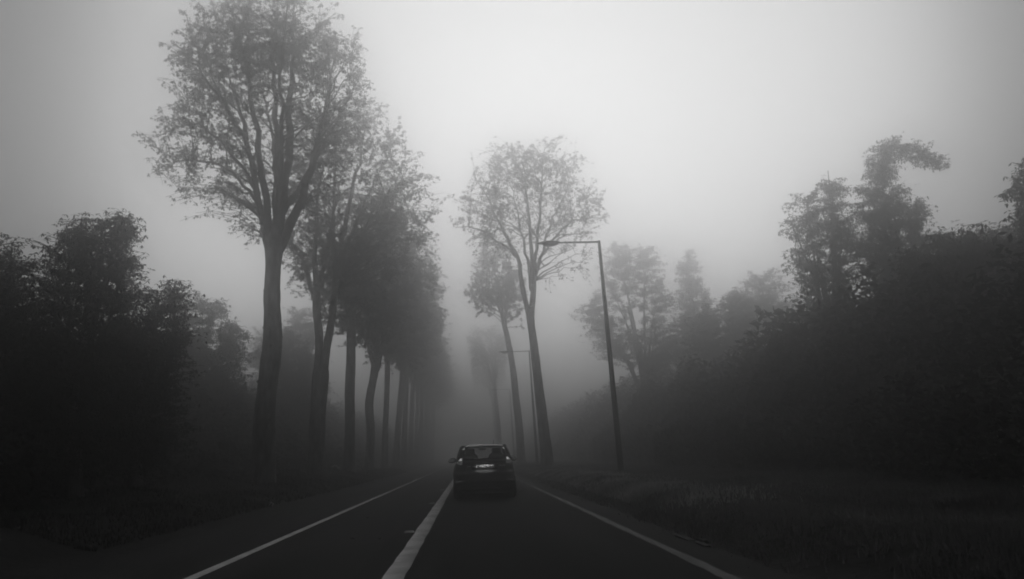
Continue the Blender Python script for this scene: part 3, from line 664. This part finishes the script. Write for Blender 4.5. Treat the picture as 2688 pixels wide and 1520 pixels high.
for x, y, lab in [(5.40, 59.0, 'second lamp post, partly behind the sparse tall tree'), (5.75, 94.5, 'third lamp post, thin and faint in the fog above the car')]:
    c = copy_tree(L1); c.location = (x, y, gz(x, y) - .03); c['label'] = lab

# ------------------------------------------------------------------ road studs, kerb remains, litter
stud_v = np.array([(-.09, -.06, 0), (.09, -.06, 0), (.09, .06, 0), (-.09, .06, 0), (-.065, -.035, .028), (.065, -.035, .028), (.065, .035, .028), (-.065, .035, .028)])
stud_q = [(4, 5, 6, 7), (0, 1, 5, 4), (1, 2, 6, 5), (2, 3, 7, 6), (3, 0, 4, 7)]
sm = mesh_np('road_stud', stud_v, stud_q)
for y, lab in [(12.86, 'nearest pale stud beside the thick white line'), (20.6, 'middle pale stud beside the thick white line, level with the car'), (28.8, 'third pale stud beside the thick white line, just past the rear of the car')]:
    tag(obj('road_stud', sm, M['stud'], None, (-1.03, y, .0045)), lab, 'road stud', 'studs beside the thick white line')

def rough_box(seed, sx, sy, sz, n=3):
    rng = np.random.RandomState(seed)
    g = np.linspace(-1, 1, n + 1)
    vs, qs, base = [], [], 0
    for ax in range(3):
        for sg in (-1, 1):
            a, b = np.meshgrid(g, g, indexing='ij')
            p = np.empty((n + 1, n + 1, 3)); p[..., ax] = sg; p[..., (ax + 1) % 3] = a; p[..., (ax + 2) % 3] = b
            vs.append(p.reshape(-1, 3))
            for i in range(n):
                for j in range(n):
                    k = base + i * (n + 1) + j; qs.append((k, k + n + 1, k + n + 2, k + 1) if sg > 0 else (k, k + 1, k + n + 2, k + n + 1))
            base += (n + 1) ** 2
    v = np.concatenate(vs)
    h = np.sin(v @ np.array([12.9, 78.2, 37.7]) * 43.7 + seed) * .12
    v = v * (1 + h[:, None]) / np.maximum(1, np.linalg.norm(v, axis=1, keepdims=True) / 1.45)
    return mesh_np('stone', v * [sx, sy, sz], np.array(qs))
for (x, y, sx, sy, rz, lab) in [(2.90, 10.3, .05, .42, .02, 'longest pale kerb edge showing through the dirt by the right verge'), (3.06, 9.98, .04, .17, .03, 'short kerb fragment on the grass side of the dirt gutter'), (2.91, 9.5, .04, .24, -.03, 'low kerb fragment nearest the camera in the dirt gutter')]:
    o = obj('kerb_stone', rough_box(int(y * 10), sx, sy, .05), M['kerb'], None, (x, y, gz(x, y) - .01 if x > 2.98 else -.03)); o.rotation_euler = (0, 0, rz)
    tag(o, lab, 'kerb stone', 'kerb remains along the right edge')

def crumple(seed, s):
    rng = np.random.RandomState(seed); n, m = 7, 9
    th = np.linspace(0, math.pi, n)[:, None]; ph = np.arange(m)[None] * 2 * math.pi / m
    r = 1 + .35 * rng.normal(size=(n, m)); r[0] = r[0, 0]; r[-1] = r[-1, 0]
    v = np.stack([s[0] * r * np.sin(th) * np.cos(ph), s[1] * r * np.sin(th) * np.sin(ph), s[2] * (r * np.cos(th) + 0 * ph)], -1)
    i = np.arange(n - 1)[:, None] * m; j = np.arange(m)[None]; j1 = (j + 1) % m
    return mesh_np('litter', v.reshape(-1, 3), np.stack([i + j, i + j1, i + j1 + m, i + j + m], -1).reshape(-1, 4))
tag(obj('paper_litter', crumple(3, (.05, .05, .05)), M['paper'], None, (-5.75, 22.4, gz(-5.75, 22.4) + .05)), 'crumpled white scrap lying on the left verge beside the road', 'litter')
P = np.array([[(-.25, 0, .1), (-.1, 0, .22), (.08, 0, .2), (.2, 0, .08), (.26, 0, -.08)]], float)
v, q = tubes(P, np.array([[.03, .06, .05, .07, .04]]), 7)
tag(obj('plastic_litter', mesh_np('plastic_litter', v, q), M['plastic_bag'], None, (-8.45, 48.0, gz(-8.45, 48.0) + .02)), 'pale curved piece of rubbish on the mound by the third left trunk', 'litter')
lv = np.array([(-.07, 0, .0), (-.02, .035, .02), (.06, .03, .015), (.1, 0, .03), (.05, -.04, .02), (-.03, -.03, .025), (.0, 0, .004)])
lmesh = mesh_np('fallen_leaf', lv, None, [(6, 0, 5), (6, 5, 4), (6, 4, 3), (6, 3, 2), (6, 2, 1), (6, 1, 0)])
for x, y, rz, lab in [(-2.2, 16.5, .4, 'fallen leaf farthest along the left lane'), (-2.78, 12.74, 2.0, 'fallen leaf close to the thin left line'), (-1.88, 12.25, 3.3, 'fallen leaf in the middle of the left lane'), (-1.42, 12.0, 5.0, 'fallen leaf nearest the thick white line'), (1.3, 15.5, 1.0, 'fallen leaf on the dark lane behind the car')]:
    o = obj('fallen_leaf', lmesh, M['litter_leaf'], None, (x, y, .006)); o.rotation_euler = (0, 0, rz); o.scale = (.8,) * 3
    tag(o, lab, 'fallen leaf', 'fallen leaves on the road')

# ------------------------------------------------------------------ the car
M['paint'] = mat('car_paint', 0.04, 0.4, 0.08, 30.0, spec=0.5)
M['black_plastic'] = mat('black_plastic', 0.008, 0.9, 0.2, 25.0, spec=0.1)
M['gloss_black'] = mat('gloss_black', 0.006, 0.2, 0.1, 10.0, spec=0.4)
M['rubber'] = mat('tyre_rubber', 0.012, 0.9, 0.2, 20.0, spec=0.2)
M['rim'] = mat('rim_metal', 0.35, 0.35, 0.1, 10.0, metallic=1.0)
M['chrome'] = mat('chrome', 0.85, 0.15, 0.05, 10.0, metallic=1.0)
M['badge'] = mat('badge_silver', 0.6, 0.3, 0.1, 20.0, metallic=0.6)
M['mirror'] = mat('mirror_glass', 0.9, 0.04, 0.03, 4.0, metallic=1.0)
M['seat'] = mat('seat_cloth', 0.012, 0.9, 0.2, 20.0)
M['plate'] = mat('plate_white', 0.7, 0.5, 0.12, 25.0)
M['plate_band'] = mat('plate_band', 0.16, 0.5, 0.1, 20.0)
M['ink'] = mat('plate_ink', 0.015, 0.6, 0.1, 20.0)
M['tail'] = mat('tail_lens', 0.10, 0.15, 0.35, 30.0, spec=0.7, emit=0.035)
M['reflector'] = mat('tail_and_corner_glow', 0.75, 0.12, 0.25, 60.0, spec=0.8, emit=0.38)  # glows for the tail lights and for painted sky glints at roof corners
M['painted_glint'] = mat('painted_glint', 0.8, 0.6, 0.05, 10.0)  # white for the painted reflection behind the rear window
gm = bpy.data.materials.new('car_glass'); gm.use_nodes = True
g = gm.node_tree; g.nodes.clear()
go = g.nodes.new('ShaderNodeOutputMaterial'); mx = g.nodes.new('ShaderNodeMixShader'); tr = g.nodes.new('ShaderNodeBsdfTransparent'); gl = g.nodes.new('ShaderNodeBsdfGlossy')
nz = g.nodes.new('ShaderNodeTexNoise'); nz.inputs['Scale'].default_value = 3.0
rm = g.nodes.new('ShaderNodeMapRange'); rm.inputs['To Min'].default_value = .76; rm.inputs['To Max'].default_value = .84
g.links.new(nz.outputs['Fac'], rm.inputs['Value']); g.links.new(rm.outputs[0], tr.inputs['Color'])
gl.inputs['Roughness'].default_value = 0.03; gl.inputs['Color'].default_value = (.8, .8, .8, 1)
fr = g.nodes.new('ShaderNodeFresnel'); fr.inputs['IOR'].default_value = 1.35
g.links.new(fr.outputs[0], mx.inputs[0]); g.links.new(tr.outputs[0], mx.inputs[1]); g.links.new(gl.outputs[0], mx.inputs[2]); g.links.new(mx.outputs[0], go.inputs['Surface'])

CAR = empty('hatchback_car', (0.45, 21.75, 0.006), 'small dark hatchback driving ahead in the fog, seen from behind', 'car', rz=math.radians(0.3))
CAR.scale = (1.09, 1.06, 1.05)

def plan(w, r, f, n=64, pr=4.0, pf=3.0):
    """rounded outline: half width w, rear y r, front y f"""
    a = np.arange(n) * 2 * math.pi / n
    c, s = np.cos(a), np.sin(a); p = np.where(s < 0, pr, pf)
    k = (np.abs(c) ** p + np.abs(s) ** p) ** (-1 / p)
    cy, hl = (r + f) / 2, (f - r) / 2
    return np.stack([w * c * k, cy + hl * s * k], -1)

def loft(rings, cap_top=True, cap_bot=True, name='loft', smooth=True):
    n = len(rings[0]); v = np.concatenate(rings)
    i = np.arange(len(rings) - 1)[:, None] * n; j = np.arange(n)[None]; j1 = (j + 1) % n
    q = np.stack([i + j, i + j1, i + j1 + n, i + j + n], -1).reshape(-1, 4)
    tris = []
    vv = [v]; k = len(v)
    for flag, off, rev in ((cap_bot, 0, True), (cap_top, len(v) - n, False)):
        if flag:
            vv.append(v[off:off + n].mean(0)[None])
            for a in range(n):
                b = (a + 1) % n
                tris.append((k, off + b, off + a) if rev else (k, off + a, off + b))
            k += 1
    return mesh_np(name, np.concatenate(vv), q, np.array(tris) if tris else None, smooth=smooth)

def ring(z, w, r, f, **k):
    p = plan(w, r, f, **k); return np.column_stack([p, np.full(len(p), z)])

# body up to the belt line: (z, half width, rear y, front y)
BODY = [(.24, .74, .16, 3.78), (.27, .80, .10, 3.84), (.36, .835, .04, 3.90), (.46, .85, .0, 3.92), (.52, .857, -.005, 3.92), (.535, .857, .006, 3.92), (.62, .86, .0, 3.90), (.69, .858, .02, 3.85), (.715, .852, .05, 3.8),
        (.73, .848, .075, 3.75), (.80, .835, .09, 3.5), (.88, .815, .11, 3.1), (.95, .785, .14, 2.9), (1.01, .745, .175, 2.75), (1.04, .725, .195, 2.7)]
body = obj('body', loft([ring(*b, pr=4.6) for b in BODY], name='body'), M['paint'], CAR)

def patch(fn, nu, nv, name, smooth=True, th=.012):
    """thin curved panel fn(u,v)->xyz, given a thickness towards +y"""
    u, v = np.meshgrid(np.linspace(0, 1, nu), np.linspace(0, 1, nv))
    p = fn(u, v).reshape(-1, 3); b = p + [0, th, 0]
    i = (np.arange(nv - 1)[:, None] * nu + np.arange(nu - 1)[None]).ravel(); N = nu * nv
    q = [np.stack([i, i + 1, i + 1 + nu, i + nu], 1), np.stack([i + N, i + nu + N, i + 1 + nu + N, i + 1 + N], 1)]
    edge = np.concatenate([np.arange(nu), (np.arange(1, nv)) * nu + nu - 1, (nv - 1) * nu + np.arange(nu - 2, -1, -1), np.arange(nv - 2, 0, -1) * nu])
    e2 = np.roll(edge, -1); q.append(np.stack([edge, edge + N, e2 + N, e2], 1))
    return mesh_np(name, np.concatenate([p, b]), np.concatenate(q), smooth=smooth)

def rear_y(z):
    return np.interp(z, [.24, .36, .46, .62, .69, .73, .8, .88, .95, 1.01, 1.06, 1.40, 1.44], [.16, .04, .0, .0, .02, .075, .09, .11, .14, .175, .205, .50, .54])
def hatch(x, z, off=0.0):
    """surface of the tail at lateral x and height z (bulging in the middle)"""
    return np.stack([x, rear_y(z) + .09 * np.abs(x / .8) ** 3.2 + off, z], -1)

# window: rounded trapezoid opening in a dark surround, made as a frame of quads
def trapz(u, zb, zt, wb, wt, p=5.0, n=48):
    a = np.arange(n) * 2 * math.pi / n; c, s = np.cos(a), np.sin(a); k = (np.abs(c) ** p + np.abs(s) ** p) ** (-1 / p)
    zz = (zb + zt) / 2 + (zt - zb) / 2 * s * k * u; tt = np.clip((zz - zb) / (zt - zb), 0, 1)
    zz = zz - .03 * (1 - tt) * (1 - (c * k) ** 2) * 0 + .018 * tt * (1 - (c * k) ** 2)
    xx = (wb + (wt - wb) * tt) * c * k * u
    return xx, zz
def ring_frame(name, o_, i_, off, m, parent, depth=.02):
    xo, zo = trapz(1, *o_); xi, zi = trapz(1, *i_)
    a = hatch(xo, zo, off); b = hatch(xi, zi, off); c = hatch(xi, zi, off + depth); d = hatch(xo, zo, off + depth)
    n = len(a); j = np.arange(n); j1 = (j + 1) % n
    q = np.concatenate([np.stack([j + k * n, j1 + k * n, j1 + ((k + 1) % 4) * n, j + ((k + 1) % 4) * n], 1) for k in range(4)])
    return obj(name, mesh_np(name, np.concatenate([a, b, c, d]), q, smooth=False), m, parent)
WIN_O, WIN_I = (1.045, 1.415, .63, .56), (1.085, 1.385, .55, .50)
tg = ring_frame('tailgate', (1.03, 1.425, .70, .585), WIN_O, -.002, M['paint'], CAR, .03)
ring_frame('window_surround', WIN_O, WIN_I, -.006, M['gloss_black'], tg, .02)
xo, zo = trapz(1, *WIN_I); pv = hatch(xo, zo, .004); cen = hatch(np.array([0.]), np.array([1.235]), .0)
nn = len(pv)
obj('rear_window', mesh_np('rear_window', np.concatenate([pv, cen]), None, np.array([(nn, (a + 1) % nn, a) for a in range(nn)])), gm, tg)
# dark gloss strip under the window, plate recess and lower tailgate
obj('trim_strip', patch(lambda u, v: hatch((u - .5) * 1.22, .915 + .085 * v + .008 * (1 - (2 * u - 1) ** 2), -.012), 24, 4, 'trim_strip'), M['gloss_black'], tg)
obj('plate_recess', patch(lambda u, v: hatch((u - .5) * (.66 + .06 * v), .785 + .13 * v, -.006), 12, 4, 'plate_recess'), M['black_plastic'], tg)
obj('tailgate_seam', patch(lambda u, v: hatch((u - .5) * 1.02, .705 + .008 * v - .012 * (1 - (2 * u - 1) ** 4) + .05 * np.abs(2 * u - 1) ** 8, -.014), 32, 2, 'tailgate_seam'), M['gloss_black'], tg)
# plate
pl = obj('number_plate', patch(lambda u, v: np.stack([(u - .5) * .52, np.full_like(u, .072), .80 + .11 * v], -1), 2, 2, 'number_plate', False, .012), M['plate'], CAR)
for sx in (-1, 1):
    obj('side_band', patch(lambda u, v: np.stack([sx * .238 + (u - .5) * .042, np.full_like(u, .069), .802 + .106 * v], -1), 2, 2, 'side_band', False, .002), M['plate_band'], pl)
fc = bpy.data.curves.new('plate_text', 'FONT'); fc.body = 'BN-204-BE'; fc.align_x = 'CENTER'; fc.align_y = 'CENTER'; fc.size = .118; fc.extrude = .0015; fc.offset = .0018; fc.space_character = .92
ft = bpy.data.objects.new('plate_lettering', fc); COL.objects.link(ft); ft.parent = pl; fc.materials.append(M['ink'])
bpy.context.view_layer.update()
tme = bpy.data.meshes.new_from_object(ft.evaluated_get(bpy.context.evaluated_depsgraph_get()))
bpy.data.objects.remove(ft); tme.name = 'plate_lettering'; tme.materials.clear()
ft = obj('plate_lettering', tme, M['ink'], pl)
ft.location = (0, .0675, .853); ft.rotation_euler = (math.pi / 2, 0, 0); ft.scale = (.78, 1.0, 1)
M['plate_light'] = mat('plate_light', 0.8, 0.5, 0.05, 10.0, emit=11.0)
lh = obj('plate_lamp_housing', box_mesh('plate_lamp_housing', (-.27, -.014, .923), (.27, .10, .935)), M['gloss_black'], tg)
obj('lamp_lip', box_mesh('lamp_lip', (-.268, -.022, .914), (.268, -.015, .934)), M['gloss_black'], tg)
obj('plate_lamp', box_mesh('plate_lamp', (-.24, -.010, .9195), (.24, .014, .9225)), M['plate_light'], lh)
# oval emblem and model badges
a = np.linspace(0, 2 * math.pi, 25)[:-1]
P = np.stack([.062 * np.cos(a), np.full(24, .118), .962 + .024 * np.sin(a)], -1)
v, q = tubes(np.concatenate([P, P[:1]])[None], np.full((1, 25), .006), 6)
obj('emblem', mesh_np('emblem', v, q, smooth=True), M['chrome'], tg)
for x0, n_, lean in ((-.46, 4, 0), (.40, 7, .3)):
    acc = Acc()
    for k in range(n_):
        hh = .018 if k else .030
        xx = x0 + k * .0235
        b_ = np.array([(xx, 0, 0), (xx + .014, 0, 0), (xx + .014 + lean * hh, 0, hh), (xx + lean * hh, 0, hh)]); b_[:, 2] += .862
        y_ = rear_y(.87) + .09 * np.abs(b_[:, 0] / .8) ** 3.2
        b_[:, 1] = y_ - .008; c_ = b_ + [0, .01, 0]
        acc.add(np.concatenate([b_, c_]), np.array([(0, 1, 2, 3), (0, 4, 5, 1), (1, 5, 6, 2), (2, 6, 7, 3), (3, 7, 4, 0)]))
    obj('model_badge', acc.mesh('model_badge'), M['badge'], tg)
# bumper lower part, crease, diffuser
bumper = obj('bumper', patch(lambda u, v: hatch((u - .5) * 1.60, .245 + .22 * v, -.018), 40, 6, 'bumper', True, .05), M['black_plastic'], CAR)
obj('underbody', box_mesh('underbody', (-.70, .32, .13), (.70, 3.5, .26)), M['black_plastic'], CAR)
obj('bumper_crease', patch(lambda u, v: hatch((u - .5) * .84, .505 + .014 * v + .014 * (1 - (2 * u - 1) ** 2), -.022), 24, 2, 'bumper_crease'), M['paint'], bumper)
for sx in (-1, 1):
    obj('reflector', patch(lambda u, v: hatch(sx * (.60 + .16 * u), .475 + .028 * v, -.024), 8, 2, 'reflector', True, .01), M['tail'], bumper)
# tail lights: tall lenses on the corners beside the hatch
for sx in (-1, 1):
    def lensf(u, v, sx=sx):
        z = .925 + .195 * v; x = sx * ((.575 + .0 * v) + (.175 - .06 * v) * u)
        return np.stack([x, rear_y(z) + .09 * np.abs(x / .8) ** 3.2 - .022 + .05 * u ** 2, z], -1)
    tl = obj('tail_light', patch(lensf, 8, 8, 'tail_light', True, .04), M['tail'], CAR)
    def refl(u, v, sx=sx):
        z = 1.035 + .06 * v; x = sx * (.605 + .08 * u)
        return np.stack([x, rear_y(z) + .09 * np.abs(x / .8) ** 3.2 - .03 + .04 * u ** 2, z], -1)
    obj('bright_reflector', patch(refl, 5, 4, 'bright_reflector', True, .01), M['reflector'], tl)
# greenhouse: roof, pillars, glass
def pillar(name, pts, w):
    P = np.array([pts], float); v, q = tubes(P, np.full((1, len(pts)), w), 8); return obj(name, mesh_np(name, v, q, smooth=True), M['paint'], CAR)
roof = obj('roof', loft([ring(1.395, .575, .52, 2.02, pr=5), ring(1.425, .585, .50, 2.05, pr=5), ring(1.455, .56, .56, 1.98, pr=5), ring(1.475, .47, .68, 1.85, pr=4), ring(1.482, .3, .9, 1.6, pr=4)], name='roof'), M['paint'], CAR)
obj('spoiler', patch(lambda u, v: np.stack([(u - .5) * 1.12 * (1 - .0 * v), .40 + .07 * np.abs(2 * u - 1) ** 3 + .10 * v, 1.395 + .045 * v + .018 * (1 - (2 * u - 1) ** 2)], -1), 24, 4, 'spoiler', True, .06), M['gloss_black'], roof)
for sx in (-1, 1):
    obj('corner_glint', patch(lambda u, v: np.stack([sx * (.515 + .065 * u), .435 + .02 * u + 0 * v, 1.352 - (.035 if sx > 0 else .012) * u + .02 * v], -1), 4, 3, 'corner_glint', True, .01), M['reflector'], roof)  # glowing chip standing in for the sky's reflection on the rear corner
    pillar('rear_pillar', [(sx * .70, .28, 1.03), (sx * .665, .36, 1.14), (sx * .615, .47, 1.29), (sx * .565, .60, 1.41)], .062)
    pillar('quarter_pillar', [(sx * .735, .62, 1.02), (sx * .70, .68, 1.16), (sx * .62, .82, 1.41)], .035)
    pillar('centre_pillar', [(sx * .745, 1.45, 1.03), (sx * .70, 1.43, 1.2), (sx * .60, 1.40, 1.42)], .035)
    pillar('front_pillar', [(sx * .70, 2.55, 1.02), (sx * .65, 2.3, 1.2), (sx * .56, 1.95, 1.42)], .03)
    def sidef(u, v, sx=sx):
        y0, y1 = .36 + .2 * v, 2.5 - .55 * v
        return np.stack([sx * (.735 - .15 * v), y0 + (y1 - y0) * u, 1.03 + .38 * v], -1)
    u, v = np.meshgrid(np.linspace(0, 1, 12), np.linspace(0, 1, 5)); p = sidef(u, v).reshape(-1, 3)
    i = (np.arange(4)[:, None] * 12 + np.arange(11)[None]).ravel()
    obj('side_window', mesh_np('side_window', p, np.stack([i, i + 1, i + 13, i + 12], 1), smooth=True), gm, CAR)
    # mirrors
    mv, mq = ellips(.125, .07, .085, .07, 14, 14, .7)
    mr_ = obj('wing_mirror', mesh_np('wing_mirror', mv, mq, smooth=True), M['gloss_black'], CAR, (sx * .885, 2.1, 1.04)); mr_.rotation_euler = (0, sx * .12, 0)
    gv = np.array([(.095 * math.cos(t) - .0, -.052 - .016, (.058 if math.sin(t) > 0 else .05) * math.sin(t)) for t in np.linspace(0, 2 * math.pi, 19)[:-1]] + [(0, -.072, 0)])
    mg = obj('mirror_glass', mesh_np('mirror_glass', gv, None, [(18, k, (k + 1) % 18) for k in range(18)], smooth=False), M['mirror'], mr_)
    mg.location = (sx * .015, 0, 0); mg.rotation_euler = (math.radians(-14), 0, math.radians(sx * 4))
    # wheels: tyre and rim
    for yw in (.62, 3.11):
        v, q = lathe([(.0, -.09), (.20, -.09), (.275, -.095), (.292, -.075), (.295, .0), (.292, .075), (.275, .095), (.20, .09), (.0, .09)], 24)
        wh = obj('wheel', mesh_np('wheel', v, q, smooth=False), M['rubber'], CAR, (sx * .745, yw, .294)); wh.rotation_euler = (0, math.pi / 2, 0)
        v, q = lathe([(.19, .092), (.18, .1), (.06, .085), (.04, .1), (.0, .1)], 24)
        if sx < 0: v[:, 2] *= -1
        obj('rim', mesh_np('rim', v, q, smooth=False), M['rim'], wh)
u, v = np.meshgrid(np.linspace(0, 1, 8), np.linspace(0, 1, 5))
p = np.stack([(u - .5) * (1.36 - .26 * v), 2.56 - .58 * v - .0 * u, 1.02 + .385 * v], -1).reshape(-1, 3); i = (np.arange(4)[:, None] * 8 + np.arange(7)[None]).ravel()
obj('windscreen', mesh_np('windscreen', p, np.stack([i, i + 1, i + 9, i + 8], 1), smooth=True), gm, CAR)
for sx in (-1, 1):
    st = obj('seat', loft([ring(1.0, .22, 1.22, 1.36, n=24), ring(1.15, .215, 1.18, 1.31, n=24), ring(1.22, .15, 1.17, 1.28, n=24)], name='seat'), M['seat'], CAR, (sx * .37, 0, 0))
    obj('headrest', loft([ring(1.20, .10, 1.16, 1.25, n=20), ring(1.24, .135, 1.15, 1.27, n=20), ring(1.34, .125, 1.13, 1.25, n=20), ring(1.37, .09, 1.14, 1.23, n=20)], name='headrest'), M['seat'], st)
obj('interior_mirror', loft([ring(1.325, .09, 2.0, 2.03, n=16), ring(1.335, .105, 1.995, 2.035, n=16), ring(1.375, .10, 1.99, 2.03, n=16), ring(1.382, .08, 1.995, 2.025, n=16)], name='interior_mirror'), M['seat'], CAR)
obj('dashboard', loft([ring(.95, .66, 2.1, 2.6, n=32), ring(1.06, .65, 2.14, 2.58, n=32), ring(1.085, .6, 2.2, 2.54, n=32)], name='dashboard'), M['seat'], CAR)
# rear wiper, aerial
v, q = tubes(np.array([[(0.0, rear_y(1.06) - .03, 1.065), (.10, rear_y(1.075) - .035, 1.08), (.22, rear_y(1.10) - .03, 1.105), (.42, rear_y(1.12) + .0, 1.118)]], float), np.array([[.016, .012, .009, .006]]), 6)
obj('rear_wiper', mesh_np('rear_wiper', v, q, smooth=True), M['black_plastic'], tg)
v, q = tubes(np.array([[(.30, 1.5, 1.47), (.31, 1.42, 1.54), (.315, 1.36, 1.60)]], float), np.array([[.008, .005, .003]]), 6)
obj('aerial', mesh_np('aerial', v, q), M['black_plastic'], roof)
for sx in (-1, 1):
    obj('mud_flap', box_mesh('mud_flap', (sx * .745 - .10, .28, .12), (sx * .745 + .10, .30, .32)), M['rubber'], CAR)
glint = obj('painted_glint', box_mesh('painted_glint', (-.12, -.03, 0), (.12, .03, .028)), M['painted_glint'], None, (0.27, 21.75 + .45, 1.13))  # pale strip added to imitate a reflection seen in the rear window
tag(glint, 'pale strip inside the rear window of the car, painting a reflection', 'glint')
